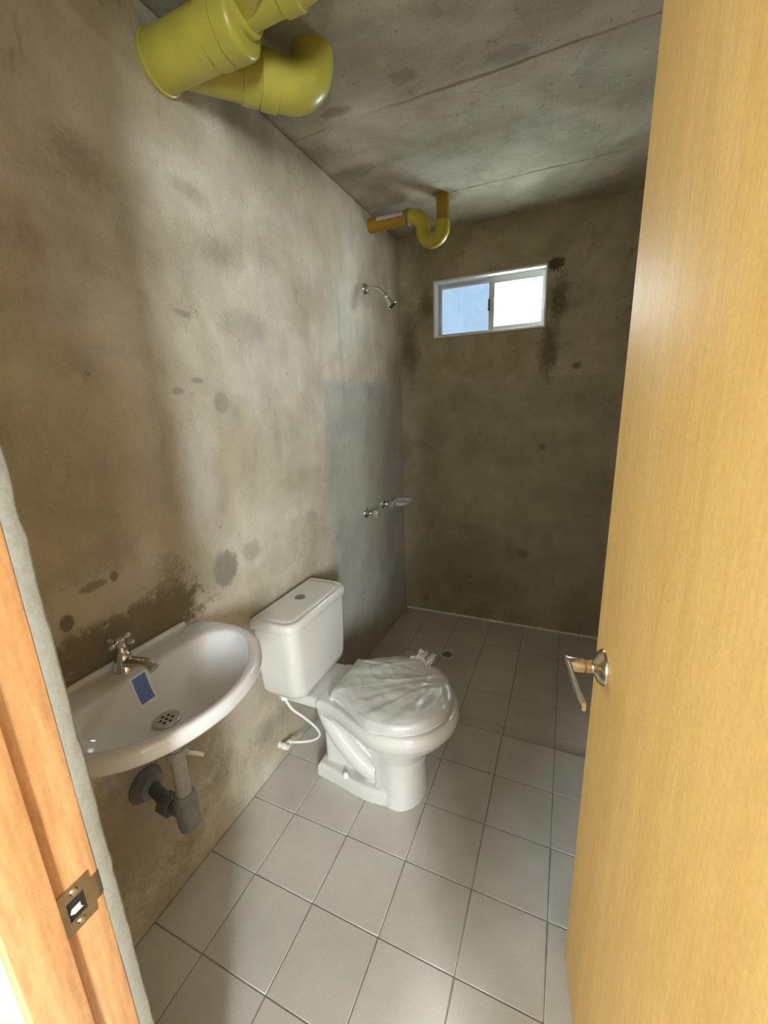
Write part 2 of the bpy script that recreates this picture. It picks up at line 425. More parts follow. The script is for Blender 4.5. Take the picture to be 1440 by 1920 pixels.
# hall behind the camera
struct('floor_hall', box(-1.3, 3.0, -4.0, YO, -.12, -.004), M['hall_floor'], 'hall floor outside the bathroom door', 'floor')
struct('ceiling_hall', box(-1.3, 3.0, -4.0, YO, 2.40, 2.52), M['white_paint'], 'white hall ceiling outside the bathroom', 'ceiling')
struct('wall_hall_left', box(-1.42, -1.3, -4.0, YF, -.12, 2.52), M['white_paint'], 'white hall wall on the left', 'wall')
struct('wall_hall_right', box(3.0, 3.12, -4.0, YF, -.12, 2.52), M['white_paint'], 'white hall wall on the right', 'wall')
yh0, yh1 = -3.78, -3.66
struct('wall_hall_back', join(box(-1.3, -.95, yh0, yh1, -.12, 2.4), box(-.15, 2.11, yh0, yh1, -.12, 2.4), box(2.77, 3.0, yh0, yh1, -.12, 2.4),
       box(-.95, -.15, yh0, yh1, -.12, .9), box(-.95, -.15, yh0, yh1, 2.2, 2.4), box(2.11, 2.77, yh0, yh1, -.12, .8), box(2.11, 2.77, yh0, yh1, 2.2, 2.4)),
       M['white_paint'], 'hall wall with two window openings behind the camera', 'wall')

# ------------------------------------------------------------------ shower window
win = bpy.data.objects.new('window_1', None); COL.objects.link(win); win.location = ((WX0 + WX1) / 2, D, WZ0)
tag(win, 'small aluminium sliding window high in the shower wall', 'window', None, 'structure')
y0, y1, fr = D - .006, D + .112, .010
def rect_frame(x0, x1, z0, z1, ya, yb, wl_, wr, wt, wb):
    return join(bbox(x0, x0 + wl_, ya, yb, z0, z1, .0012, 1), bbox(x1 - wr, x1, ya, yb, z0, z1, .0012, 1),
                bbox(x0 + wl_, x1 - wr, ya, yb, z1 - wt, z1, .0012, 1), bbox(x0 + wl_, x1 - wr, ya, yb, z0, z0 + wb, .0012, 1))
add('outer_frame', rect_frame(WX0 + .0005, WX1 - .0005, WZ0 + .0005, WZ1 - .0005, y0, y1, fr, fr, fr, fr), M['alu_white'], win, 40)
ix0, ix1, iz0, iz1 = WX0 + fr, WX1 - fr, WZ0 + fr, WZ1 - fr
xm = .524
s1 = add('fixed_sash', rect_frame(ix0, xm + .012, iz0, iz1, y0 + .080, y0 + .104, .016, .022, .018, .018), M['alu'], win, 40)
add('pane', box(ix0 + .014, xm - .008, y0 + .090, y0 + .094, iz0 + .016, iz1 - .016), M['pane_blue'], s1)
s2 = add('sliding_sash', rect_frame(xm - .010, ix1, iz0, iz1, y0 + .050, y0 + .076, .030, .018, .036, .030), M['alu'], win, 40)
add('pane', box(xm + .018, ix1 - .016, y0 + .061, y0 + .065, iz0 + .028, iz1 - .034), M['pane_clear'], s2)
add('latch', join(bbox(xm - .013, xm - .003, y0 + .040, y0 + .052, 1.855, 1.915, .002, 2), bbox(xm - .010, xm - .004, y0 + .034, y0 + .042, 1.872, 1.900, .002, 2)), M['black'], s2, 40)

# ------------------------------------------------------------------ door frame, strike plate, door
jy0, jys, jy1 = YO - .001, -1.1606, -1.1185
frame_o = bpy.data.objects.new('trim_2', None); COL.objects.link(frame_o); frame_o.location = (XJ, jy0, 0)
tag(frame_o, 'orange wooden door frame with rebate at the left edge', 'door frame', None, 'structure')
jl = add('jamb', join(bbox(XJ, XJ + .020, jy0, jys, 0, ZD - .02, .0022, 2), bbox(XJ, XJ + .010, jys - .002, jy1, 0, ZD - .02, .002, 2)), M['jamb'], frame_o, 40)
add('jamb', join(bbox(HX - .020, HX, jy0, jys, 0, ZD - .02, .0022, 2), bbox(HX - .010, HX, jys - .002, jy1, 0, ZD - .02, .002, 2)), M['jamb'], frame_o, 40)
add('head', join(bbox(XJ, HX, jy0, jys, ZD - .02, ZD, .002, 2), bbox(XJ, HX, jys - .002, jy1, ZD - .010, ZD, .002, 2)), M['jamb'], frame_o, 40)
# T-shaped strike plate on the rebate
zc = .8545; xp = XJ + .010
def strike():
    ya, yb, yl = jys + .0008, -1.1275, -1.1158       # plate back edge, front edge, lip end
    hh, hl, t = .0285, .0165, .0014
    hy0, hy1, hz = -1.1525, -1.1355, .0125           # latch hole
    b = [box(xp, xp + t, ya, hy0, zc - hh, zc + hh), box(xp, xp + t, hy1, yb, zc - hh, zc + hh),
         box(xp, xp + t, hy0, hy1, zc + hz, zc + hh), box(xp, xp + t, hy0, hy1, zc - hh, zc - hz)]
    rings = []
    for i in range(7):
        y = yb + (yl - yb) * i / 6; dx = -.004 * max(0, (i - 2) / 4) ** 2
        k = hl * (1 - .12 * max(0, (i - 4) / 2))
        rings.append([Vector((xp + dx, y, zc - k)), Vector((xp + t + dx, y, zc - k)), Vector((xp + t + dx, y, zc + k)), Vector((xp + dx, y, zc + k))])
    return join(*b, loft(rings))
sp = add('strike_plate', strike(), M['strike'], jl, 35)
dustbox = join(box(xp + .0002, xp + .0006, -1.1525, -1.1355, zc - .0125, zc + .0125))
add('latch_hole', dustbox, M['dark'], jl)
for dz in (.0205, -.0205):
    s = lathe([(.0005, .0022), (.003, .0020), (.0042, .0006), (.0042, -.001)], (xp + .0012, -1.1435, zc + dz), (1, 0, 0), 16)
    add('screw', join(s, box(xp + .003, xp + .0037, -1.1463, -1.1407, zc + dz - .0004, zc + dz + .0004)), M['chrome'], jl, 40)
# chipped timber showing inside the latch hole
add('latch_chip', loft([[Vector((xp + .0004, -1.1500 + .0105 * (j % 2) + .004 * math.cos(j), zc - .009 + .0045 * (j // 2))) for j in (0, 1, 3, 2)],
                        [Vector((xp + .0011, -1.1490 + .0085 * (j % 2), zc - .008 + .006 * (j // 2) + .004)) for j in (0, 1, 3, 2)]]), M['white_plastic'], jl)

hinge = Vector((1.135, -1.105, .010)); edge = Vector((1.041, -.471, .010))
ud = (edge - hinge); LD = ud.length; ud.normalize(); nd = Vector((-ud.y, ud.x, 0)); zd = Vector((0, 0, 1))
def dl(u, n, z): return hinge + ud * u + nd * n + zd * z
def dbox(u0, u1, n0, n1, z0, z1, w=.0015):
    V, F = bbox(u0, u1, n0, n1, z0, z1, w, 2); return [dl(*q) for q in V], F
door = bpy.data.objects.new('door_1', None); COL.objects.link(door); door.location = hinge
tag(door, 'yellow-orange flush wooden door standing open on the right', 'door', None, 'structure')
leaf_me = mesh('leaf', *[[q for q in dbox(0, LD, -.035, 0, 0, 2.005)][k] for k in (0, 1)], 40)
add('leaf', dbox(0, LD, -.035, 0, 0, 2.005), M['door'], door, 40)
bpy.data.meshes.remove(leaf_me)
hu, hz = LD - .064, .867
def handle(side):
    nn = nd * side; o = dl(hu, 0 if side > 0 else -.035, hz)
    h = add('lever_handle', lathe([(.0335, -.0005), (.0335, .003), (.031, .006), (.026, .012), (.017, .016), (.0125, .019), (.0115, .023)], o, nn, 40), M['satin'], door, 50)
    add('spindle', lathe([(.0100, .018), (.0115, .021), (.0125, .027), (.0125, .031), (.0102, .033), (.0130, .0345), (.0135, .0365), (.0135, .062), (.0125, .0645), (.002, .065)], o, nn, 32), M['satin'], h, 40)
    rings = []
    for i in range(25):
        t = i / 24; u = .015 - .130 * t
        out = .0635 - .002 * math.sin(t * PI) - .009 * max(0, (t - .35) / .65) ** 2
        hgt = .0125 - .0045 * t; th = .0042 - .001 * t
        if i == 0: hgt *= .6
        c = o - ud * (-u) + nn * out + zd * (-.002 * t)
        rings.append([c + zd * hgt + nn * th * .3, c + zd * hgt * .8 + nn * th, c - zd * hgt * .8 + nn * th, c - zd * hgt + nn * th * .3,
                      c - zd * hgt * .9 - nn * th, c + zd * hgt * .9 - nn * th])
    add('lever', loft(rings), M['satin'], h, 60)
    return h
handle(1); handle(-1)
add('latch_plate', dbox(LD, LD + .0012, -.030, -.006, hz - .028, hz + .028, .0004), M['strike'], door)
for z in (.22, 1.0, 1.80):
    add('hinge', tube([dl(-.004, .006, z - .045), dl(-.004, .006, z + .045)], .006, 14), M['satin'], door, 40)

# ------------------------------------------------------------------ washbasin
SY = -.770; ZR = .788
def resample(pts, n):
    P = [Vector(q) for q in pts]; L = [0]
    for i in range(1, len(P)): L.append(L[-1] + (P[i] - P[i - 1]).length)
    out = []; k = 0
    for i in range(n):
        s = L[-1] * i / (n - 1)
        while k < len(L) - 2 and L[k + 1] < s: k += 1
        out.append(P[k].lerp(P[k + 1], (s - L[k]) / max(1e-9, L[k + 1] - L[k])))
    return out
def closed(half, n=36):
    """half outline (x, dy>=0) from back centre to front centre -> full loop"""
    h = resample([(x, y, 0) for x, y in half], n)
    return [(q.x, q.y) for q in h] + [(q.x, -q.y) for q in h[-2:0:-1]]
def smooth_half(pts, m=8): return [(q.x, max(0, q.y)) for q in spline([(x, y, 0) for x, y in pts], m)]
OUT = closed([(0.002, 0), (0.002, .195)] + smooth_half([(.004, .202), (.03, .232), (.07, .243), (.13, .246), (.18, .241), (.24, .221), (.285, .186), (.322, .135), (.347, .070), (.357, 0)]))
INN = closed([(.094, 0), (.094, .135)] + smooth_half([(.0955, .150), (.108, .186), (.14, .207), (.18, .211), (.23, .191), (.268, .158), (.303, .112), (.327, .058), (.336, 0)]))
def ring(o, z, s=1.0, c=(.19, 0)): return [Vector((c[0] + (x - c[0]) * s, SY + c[1] + (y - c[1]) * s, z)) for x, y in o]
def mixr(a, b, t, z): return [Vector((p[0] + (q[0] - p[0]) * t, SY + p[1] + (q[1] - p[1]) * t, z)) for p, q in zip(a, b)]
def push(r): return [Vector((max(.001, q.x), q.y, q.z)) for q in r]
DC = (.174, -.018)
sink_rings = [ring(OUT, .668, .10), ring(OUT, .669, .30), ring(OUT, .675, .43), ring(OUT, .694, .58), push(ring(OUT, .724, .76)), push(ring(OUT, .745, .91)), push(ring(OUT, .7505, .965)),
              push(ring(OUT, .757, .995)), push(ring(OUT, .769, 1.008)), push(ring(OUT, .780, 1.0)), push(ring(OUT, .7865, .985)),
              mixr(OUT, INN, .30, .7890), mixr(OUT, INN, .60, .7885), mixr(OUT, INN, .88, .7875), mixr(OUT, INN, 1.0, .7850), ring(INN, .779, .975, DC),
              ring(INN, .764, .93, DC), ring(INN, .741, .85, DC), ring(INN, .720, .72, DC), ring(INN, .705, .55, DC), ring(INN, .697, .36, DC), ring(INN, .693, .20, DC), ring(INN, .6915, .105, DC)]
sink = thing('wash_basin', 'white ceramic wall-hung sink with chrome tap on the left wall', 'sink', (.002, SY, .668))
sm = mesh('basin', *join(loft(sink_rings), bbox(.002, .015, SY - .194, SY + .194, .778, .7985, .004, 3)), 180)
baked('basin', sm, [('SUBSURF', {'levels': 1, 'render_levels': 1})], M['sink_ceramic'], sink, 60)
# drain grate with seven holes
dc = Vector((.174, SY - .018, .6945))
gr_ = add('drain_grate', lathe([(.0300, -.003), (.0300, .0006), (.0280, .0024), (.024, .0018), (.002, .0014)], dc, (0, 0, 1), 36), M['steel'], sink, 50)
for k in range(7):
    a = k * PI / 3; r = 0 if k == 6 else .0125
    c = dc + Vector((r * math.cos(a), r * math.sin(a), .0010))
    V, F = bbox(c.x - .0032, c.x + .0032, c.y - .0032, c.y + .0032, c.z, c.z + .0010, .0003, 1)
    add('hole', (V, F), M['dark'], gr_)
# sticker: white with a plain blue square, lying on the back slope of the bowl
def surf_patch(y_, x_a, x_b, half, off, n=8):
    pass
bpy.context.view_layer.update()
basin_o = [o for o in sink.children if o.name.startswith('basin')][0]
def drop(x, y):
    ok, loc, nor, _ = basin_o.ray_cast(Vector((x, y, 1.2)), Vector((0, 0, -1)))
    return (loc, nor) if ok else (Vector((x, y, .75)), Vector((0, 0, 1)))
def sticker(x0, x1, ya, yb, off, n=8):
    top, bot = [], []
    V, F = [], []
    for i in range(n + 1):
        for j in range(n + 1):
            l, nn = drop(x0 + (x1 - x0) * i / n, ya + (yb - ya) * j / n)
            V.append(l + nn * off)
    for i in range(n + 1):
        for j in range(n + 1):
            l, nn = drop(x0 + (x1 - x0) * i / n, ya + (yb - ya) * j / n)
            V.append(l + nn * (off - .0004))
    m = n + 1
    for i in range(n):
        for j in range(n):
            a = i * m + j; F.append((a, a + 1, a + m + 1, a + m)); b = a + m * m; F.append((b, b + m, b + m + 1, b + 1))
    rim = [j for j in range(m)] + [i * m + n for i in range(1, m)] + [n * m + j for j in range(n - 1, -1, -1)] + [i * m for i in range(n - 1, 0, -1)]
    for q in range(len(rim)):
        a, b = rim[q], rim[(q + 1) % len(rim)]; F.append((a, a + m * m, b + m * m, b))
    return V, F
st = add('sticker', sticker(.091, .119, SY - .034, SY + .010, .0007), M['sticker'], sink, 60)
add('sticker_print', sticker(.0945, .1155, SY - .0285, SY + .004, .0011), M['blue'], st, 60)
# tap
fx, fy, fz = .048, SY - .008, .7885
tap = add('tap', join(lathe([(.0235, -.001), (.0235, .004), (.0205, .009), (.0185, .016), (.0185, .034), (.0155, .040), (.0125, .043), (.0125, .049), (.0105, .053), (.0095, .066), (.0110, .070), (.0105, .075), (.004, .077)], (fx, fy, fz), (0, 0, 1), 28)), M['chrome'], sink, 40)
sp_path = spline([(fx + .006, fy, fz + .020), (fx + .035, fy + .002, fz + .024), (fx + .062, fy + .003, fz + .029), (fx + .083, fy + .004, fz + .029), (fx + .096, fy + .0045, fz + .022)], 6)
add('spout', tube(sp_path, [.0135 - .0035 * min(1, i / (len(sp_path) - 4)) if i < len(sp_path) - 3 else .0115 for i in range(len(sp_path))], 18), M['chrome'], tap, 50)
add('aerator', tube([sp_path[-3], sp_path[-1] + (sp_path[-1] - sp_path[-3]) * .35], .0122, 20), M['steel'], tap, 50)
hc = Vector((fx, fy, fz + .070))
hv = [lathe([(.0095, -.004), (.0115, 0), (.0105, .008), (.004, .011)], hc, (0, 0, 1), 20)]
for a in (.35, .35 + PI / 2, .35 + PI, .35 + 1.5 * PI):
    dd = Vector((math.cos(a), math.sin(a), 0.0))
    hv.append(lathe([(.0040, .005), (.0042, .018), (.0066, .022), (.0072, .028), (.005, .033), (.001, .034)], hc + Vector((0, 0, .002)), dd, 14))
add('cross_handle', join(*hv), M['chrome'], tap, 50)

# drain trap under the sink
trap = thing('sink_trap', 'grey plastic bottle trap running from the sink into the wall', 'drain pipe', (.185, -.788, .385))
px, py = .185, -.788
add('tail_pipe', lathe([(.0172, .480), (.0172, .668)], (px, py, 0), (0, 0, 1), 24), M['grey_pvc'], trap, 40)
add('slip_nut', lathe([(.020, .597), (.0225, .600), (.0225, .617), (.020, .620)], (px, py, 0), (0, 0, 1), 24), M['grey_pvc'], trap, 30)
add('trap_cup', lathe([(.002, .385), (.016, .387), (.0225, .394), (.0255, .408), (.0265, .440), (.0265, .470), (.0245, .486), (.0205, .494), (.0178, .4945)], (px, py, 0), (0, 0, 1), 28), M['grey_mid'], trap, 40)
ay = -.763; az = .418
add('outlet_arm', tube([(px - .015, py, az + .012), (px - .07, py + .003, az + .006), (.03, ay, az)], .0165, 20), M['grey_dark'], trap, 40)
V, F = lathe([(.024, 0), (.0265, .004), (.0265, .030), (.022, .036)], (.095, py + .004, az + .005), (1, 0, 0), 8)
add('outlet_nut', (V, F), M['grey_dark'], trap, 30)
add('wall_flange', lathe([(.039, .0005), (.039, .006), (.035, .016), (.031, .028), (.019, .034)], (0, ay, az), (1, 0, 0), 32), M['grey_mid'], trap, 35)
add('wall_sleeve', lathe([(.047, .0005), (.046, .004), (.036, .005)], (0, ay, az), (1, 0, 0), 26), M['grey_dark'], trap, 35)

# angle valve under the sink
va = thing('sink_valve', 'white water valve with lever below the sink, behind its drain pipe', 'valve', (0, -.665, .47))
add('valve_body', join(lathe([(.014, .0005), (.014, .003), (.0085, .004), (.0085, .045), (.0105, .047), (.0105, .066), (.004, .068)], (0, -.684, .470), (1, 0, 0), 20),
                       lathe([(.0085, 0), (.0085, .022), (.0105, .023), (.0105, .035), (.006, .036)], (.054, -.684, .474), (0, 0, 1), 18)), M['white_plastic'], va, 35)
add('valve_lever', tube(spline([(.066, -.684, .470), (.080, -.682, .472), (.086, -.668, .460), (.090, -.652, .442)], 5), .0058, 12), M['white_plastic'], va, 40)
add('supply_hose', tube(spline([(.054, -.684, .508), (.056, -.700, .56), (.050, -.745, .60), (.048, fy, .625)], 8), .006, 12), M['white_plastic'], va, 40)

# ------------------------------------------------------------------ toilet
TY = -.166
def egg(x0, xm_, x1, hw, bw, z, n=14):
    h = [(x0, bw * i / 6) for i in range(6)]
    for i in range(n):
        t = i / n; s = t * t * (3 - 2 * t); h.append((x0 + (xm_ - x0) * t, bw + (hw - bw) * s))
    for i in range(n + 1):
        a = PI / 2 * i / n; h.append((xm_ + (x1 - xm_) * math.sin(a), hw * math.cos(a)))
    return [Vector((x, TY + y, z)) for x, y in h] + [Vector((x, TY - y, z)) for x, y in h[-2:0:-1]]
def scale_ring(r, s, z, c=None):
    c = c or sum(r, Vector()) / len(r); return [Vector((c.x + (q.x - c.x) * s, c.y + (q.y - c.y) * s, z)) for q in r]
toilet = thing('toilet', 'white two-piece toilet beside the sink, its lid wrapped in plastic', 'toilet', (.36, TY, 0))
body = [loft([egg(.22, .48, .682, .178, .112, .374), egg(.215, .48, .690, .187, .118, .366), egg(.215, .48, .693, .190, .118, .345), egg(.225, .48, .688, .185, .114, .322),
              egg(.25, .48, .668, .170, .100, .290), egg(.29, .48, .635, .146, .090, .255), egg(.36, .48, .600, .118, .085, .220), egg(.40, .49, .582, .103, .085, .185),
              egg(.42, .49, .574, .098, .085, .12), egg(.42, .49, .577, .104, .090, .05), egg(.42, .49, .580, .110, .094, .0)]),
        bbox(.040, .33, TY - .114, TY + .114, .330, .372, .014, 3),                               # tank deck
        bbox(.190, .46, TY - .052, TY + .052, .010, .345, .02, 3),                               # web under the deck
        loft([egg(.170, .40, .578, .112, .085, .0), egg(.172, .40, .577, .111, .084, .045), egg(.180, .40, .570, .104, .076, .058)])]   # plinth
for s in (-1, 1):
    pth = spline([(.212, TY + s * .045, .330), (.222, TY + s * .052, .285), (.262, TY + s * .057, .215), (.322, TY + s * .058, .145), (.375, TY + s * .056, .100), (.41, TY + s * .045, .080)], 8)
    body.append(tube(pth, [.040 - .004 * abs(i / len(pth) - .4) for i in range(len(pth))], 20))
bm_ = mesh('bowl', *join(*body))
baked('bowl', bm_, [('REMESH', {'mode': 'VOXEL', 'voxel_size': .0036}), ('SMOOTH', {'factor': .5, 'iterations': 4})], M['ceramic'], toilet, 0)
for s in (-1, 1):
    add('bolt_cap', lathe([(.0115, .0), (.0115, .006), (.0095, .013), (.005, .017), (.001, .018)], (.300, TY + s * .091, .054), (0, 0, 1), 18), M['white_plastic'], toilet, 60)
# tank
def rrect(x0, x1, hw, rf, rb, z, n=7):
    pts = []
    for cx, cy, r, a0 in ((x1 - rf, hw - rf, rf, 0), (x0 + rb, hw - rb, rb, PI / 2), (x0 + rb, -hw + rb, rb, PI), (x1 - rf, -hw + rf, rf, 1.5 * PI)):
        for i in range(n): a = a0 + PI / 2 * i / (n - 1); pts.append(Vector((cx + r * math.cos(a), TY + cy + r * math.sin(a), z)))
    return pts
TT = [(.376, .060, .150, .110, .03), (.380, .045, .175, .140, .035), (.392, .034, .186, .160, .04), (.415, .030, .190, .171, .045), (.50, .029, .193, .177, .045), (.60, .028, .195, .181, .045), (.656, .028, .195, .182, .045)]
tank = add('tank', loft([rrect(a, b, hw, rf, .02, z) for z, a, b, hw, rf in TT]), M['ceramic'], toilet, 50)
LL = [(.655, .030, .194, .180, .045), (.656, .024, .201, .189, .048), (.660, .022, .203, .191, .05), (.676, .022, .203, .191, .05), (.684, .025, .200, .188, .048), (.688, .030, .195, .183, .045), (.6885, .034, .188, .176, .042), (.6868, .037, .184, .172, .040), (.6868, .039, .181, .169, .038), (.6890, .041, .178, .166, .036), (.690, .055, .165, .15, .03)]
lid = add('tank_lid', loft([rrect(a, b, hw, rf, .015, z) for z, a, b, hw, rf in LL]), M['ceramic'], toilet, 35)
fb = add('flush_button', lathe([(.0215, -.002), (.0215, .0015), (.019, .003), (.018, .0025)], (.098, TY + .008, .690), (0, 0, 1), 30), M['steel'], lid, 40)
for s in (-1, 1):
    pts = [Vector((.098 + .0165 * math.cos(a) * s, TY + .008 + .0165 * math.sin(a), 0)) for a in [(-.5 + i / 12) * PI for i in range(13)]]
    rr = [[q + Vector((s * .0008, 0, z)) for q in pts] for z in (.691, .6935)]
    add('button_half', loft(rr), M['grey_mid'], fb, 30)
# seat and cover
def seat_ring():
    o = egg(.285, .48, .672, .182, .100, 0); i_ = egg(.36, .48, .60, .115, .09, 0); R = []
    for r, z in ((scale_ring(o, .985, .3765), .3765), (scale_ring(o, 1.0, .381), 0), (scale_ring(o, 1.0, .390), 0), (scale_ring(o, .975, .395), 0), (scale_ring(i_, 1.03, .395), 0), (scale_ring(i_, 1, .388), 0), (scale_ring(i_, 1, .3765), 0)): R.append(r)
    V, F = loft(R + [R[0]], False, False); return V, F
add('seat', seat_ring(), M['seat'], toilet, 60)
cov = egg(.280, .47, .660, .178, .098, 0)
cover = add('seat_cover', loft([scale_ring(cov, .97, .396), scale_ring(cov, 1.0, .399), scale_ring(cov, 1.0, .408), scale_ring(cov, .97, .415), scale_ring(cov, .88, .4195), scale_ring(cov, .6, .4235), scale_ring(cov, .2, .425)]), M['seat'], toilet, 60)
for s in (-1, 1):
    add('seat_hinge', tube([(.268, TY + s * .055, .384), (.268, TY + s * .095, .384)], .011, 16), M['white_plastic'], toilet, 40)
# plastic film around the cover
def film():
    n = 150; R = []; base = egg(.272, .47, .668, .186, .104, 0, 24); m = len(base)
    c = Vector((.47, TY, 0)); g = Vector((.62, TY + .085, 0))
    steps = [(.003, 1)] + [(.03 * k, 1) for k in range(1, 34)] + [(1.015, .6), (1.025, .3), (1.02, 0)]
    for k, (s, zf) in enumerate(steps):
        r = []
        for j, q in enumerate(base):
            p = c + (q - c) * s
            top = .4275 - .006 * s * s - .010 * max(0, s - .8) / .2
            d = (p - g); ang = math.atan2(d.y, d.x); dist = d.length
            fan = noise.noise((ang * 6.5, dist * 1.2, 1.0)) * .0040 * min(1, dist / .10) + abs(noise.noise((ang * 15, dist * 2, 4.0))) * .0030
            fold = abs(noise.noise((p.x * 8, p.y * 14, 2.5))) * .0045 + abs(noise.noise((p.x * 26, p.y * 34, 6))) * .0016
            a1, a2 = p.x * .90 + p.y * .44, -p.x * .44 + p.y * .90
            w1 = (1 - abs(noise.noise((a1 * 5, a2 * 21, 9.3)))) ** 7; w2 = (1 - abs(noise.noise((a1 * 13 + 3, a2 * 9, 5.1)))) ** 9
            z = top + .001 + (max(0, fan) + fold) * min(1, s * 3 + .3) * .8 + .0040 * w1 + .0028 * w2
            if zf < 1:
                lo = .386 + .010 * noise.noise((math.cos(j * 2 * PI / m) * 3, math.sin(j * 2 * PI / m) * 3, 1))
                z = lo + (z - lo) * zf
                p = p + (q - c).normalized() * .006 * noise.noise((j * .21, k, 0))
            r.append(Vector((p.x, p.y, z)))
        R.append(r)
    parts = [loft(R, True, False)]
    # loose gathered corner of the bag
    def tuft(o, d, h, w, sd):
        o = Vector(o); d = Vector(d).normalized(); a = d.cross(Vector((0, 0, 1))).normalized(); V, F = [], []
        for i in range(8):
            t = i / 7; ww = w * (1 - .55 * t) * (1 + .25 * math.sin(t * 7 + sd))
            for j in range(8):
                u = j / 7 - .5
                V.append(o + d * h * t + a * ww * u * 2 + Vector((0, 0, h * (t * .8 - t * t * .25))) + Vector((0, 0, noise.noise((u * 7 + sd, t * 3, sd)) * .016)) + d * noise.noise((u * 9, t * 4, sd + 3)) * .008)
        for i in range(7):
            for j in range(7): F.append((i * 8 + j, i * 8 + j + 1, (i + 1) * 8 + j + 1, (i + 1) * 8 + j))
        return V, F
    parts.append(tuft((.500, TY + .150, .418), (.25, 1, 0), .050, .030, 1.0))
    parts.append(tuft((.535, TY + .135, .420), (.6, .9, .3), .045, .022, 2.3))
    return join(*parts)
bag = add('plastic_bag', film(), M['film'], None, 180)
tag(bag, 'wrinkled clear plastic film wrapped over the toilet seat cover', 'plastic wrap')

# toilet water supply
sv = thing('toilet_supply', 'white flexible hose from the wall valve up to the toilet tank', 'water hose', (0, -.245, .082))
add('valve', join(lathe([(.013, .0005), (.013, .003), (.0085, .004), (.0085, .014), (.0125, .015), (.0125, .030), (.010, .032), (.010, .042), (.003, .043)], (0, -.247, .082), (1, 0, 0), 18),
                  lathe([(.0085, 0), (.0085, .012), (.0105, .013), (.0105, .026), (.0075, .028)], (.022, -.243, .082), (.25, .97, -.10), 18)), M['white_plastic'], sv, 35)
add('hose', tube(spline([(.030, -.218, .079), (.060, -.192, .066), (.105, -.172, .072), (.140, -.172, .108), (.145, -.196, .165), (.125, -.238, .240), (.100, -.270, .295), (.085, -.288, .350)], 9), .0056, 12), M['white_plastic'], sv, 60)
add('tank_nut', lathe([(.009, 0), (.0135, .003), (.0135, .018), (.009, .022), (.009, .032)], (.085, -.288, .346), (0, 0, 1), 10), M['white_plastic'], sv, 30)

# ------------------------------------------------------------------ shower fittings
sh = thing('wall_shower', 'chrome shower head on a bent arm high on the left wall', 'shower head', (0, .713, 1.90))
add('flange', lathe([(.026, .0005), (.026, .003), (.022, .010), (.013, .016), (.010, .017)], (0, .713, 1.922), (1, 0, 0), 28), M['chrome'], sh, 40)
ap = spline([(.008, .713, 1.922), (.045, .715, 1.922), (.075, .717, 1.915), (.098, .719, 1.893), (.112, .721, 1.875)], 7)
add('arm', tube(ap, .0088, 16), M['steel'], sh, 60)
hd = Vector((.58, .06, -.81)).normalized(); ho = Vector((.108, .7205, 1.880))
head = add('head', lathe([(.009, -.004), (.013, 0), (.013, .012), (.0105, .015), (.0165, .030), (.0235, .050), (.0245, .058), (.022, .060), (.0215, .057)], ho, hd, 26), M['chrome'], sh, 40)
add('nozzle_face', lathe([(.0213, .0575), (.018, .0595), (.006, .060), (.001, .060)], ho, hd, 24), M['black'], head, 40)
for yv, word in ((.615, 'nearer'), (.838, 'farther')):
    t = thing('shower_valve', ('chrome shower tap with clear knob nearer the toilet' if word == 'nearer' else 'chrome shower tap with clear knob beside the soap dish'), 'shower tap', (0, yv, .81), 'shower taps on the left wall')
    add('escutcheon', lathe([(.027, .0005), (.0265, .004), (.020, .010), (.013, .015), (.010, .030), (.008, .032)], (0, yv, .81), (1, 0, 0), 26), M['chrome'], t, 40)
    add('stem', lathe([(.0055, .028), (.0055, .048)], (0, yv, .81), (1, 0, 0), 14), M['chrome'], t, 40)
    rr = []
    for r, h in ((.008, .042), (.017, .045), (.021, .053), (.021, .066), (.016, .074), (.004, .076)):
        rr.append([Vector((h, yv + r * (1 + .10 * math.cos(6 * a)) * math.cos(a), .81 + r * (1 + .10 * math.cos(6 * a)) * math.sin(a))) for a in [2 * PI * j / 36 for j in range(36)]])
    add('knob', loft(rr), M['acrylic'], t, 50)
dish = thing('soap_dish', 'white ceramic soap dish on the left wall near the shower corner', 'soap dish', (0, 1.045, .765))
def dish_ring(hx, hy, z, x0=.0005):
    pts = []
    for j in range(32):
        a = 2 * PI * j / 32; ca, sa = math.cos(a), math.sin(a)
        x = x0 + hx * (1 + math.copysign(abs(ca) ** .6, ca)) / 2; pts.append(Vector((x, 1.045 + hy * math.copysign(abs(sa) ** .7, sa), z)))
    return pts
add('tray', loft([dish_ring(.055, .045, .760), dish_ring(.085, .068, .766), dish_ring(.098, .079, .780), dish_ring(.100, .081, .786), dish_ring(.097, .078, .789),
                  dish_ring(.086, .070, .787, .006), dish_ring(.075, .060, .776, .010), dish_ring(.06, .05, .773, .016)]), M['sticker'], dish, 60)
add('back_plate', bbox(.0005, .006, 1.045 - .060, 1.045 + .060, .768, .794, .0025, 3), M['sticker'], dish, 40)

fd = thing('floor_drain', 'round white drain ring in the shower floor', 'drain', (.418, .722, ZS + .0004))
add('ring', lathe([(.0350, .0002), (.0410, .0002), (.0410, .003), (.0390, .0042), (.0360, .003), (.0350, .0002)], (.418, .722, ZS + .0004), (0, 0, 1), 36), M['white_plastic'], fd, 40)
add('grate', lathe([(.0350, .0004), (.0345, .0014), (.002, .0016)], (.418, .722, ZS + .0004), (0, 0, 1), 30), M['grey_pvc'], fd, 40)
for k in (-1, 0, 1):
    add('slot', bbox(.418 - .020 + .004 * abs(k), .418 + .020 - .004 * abs(k), .722 + k * .014 - .0028, .722 + k * .014 + .0028, ZS + .0020, ZS + .0027, .0003, 1), M['dark'], fd)

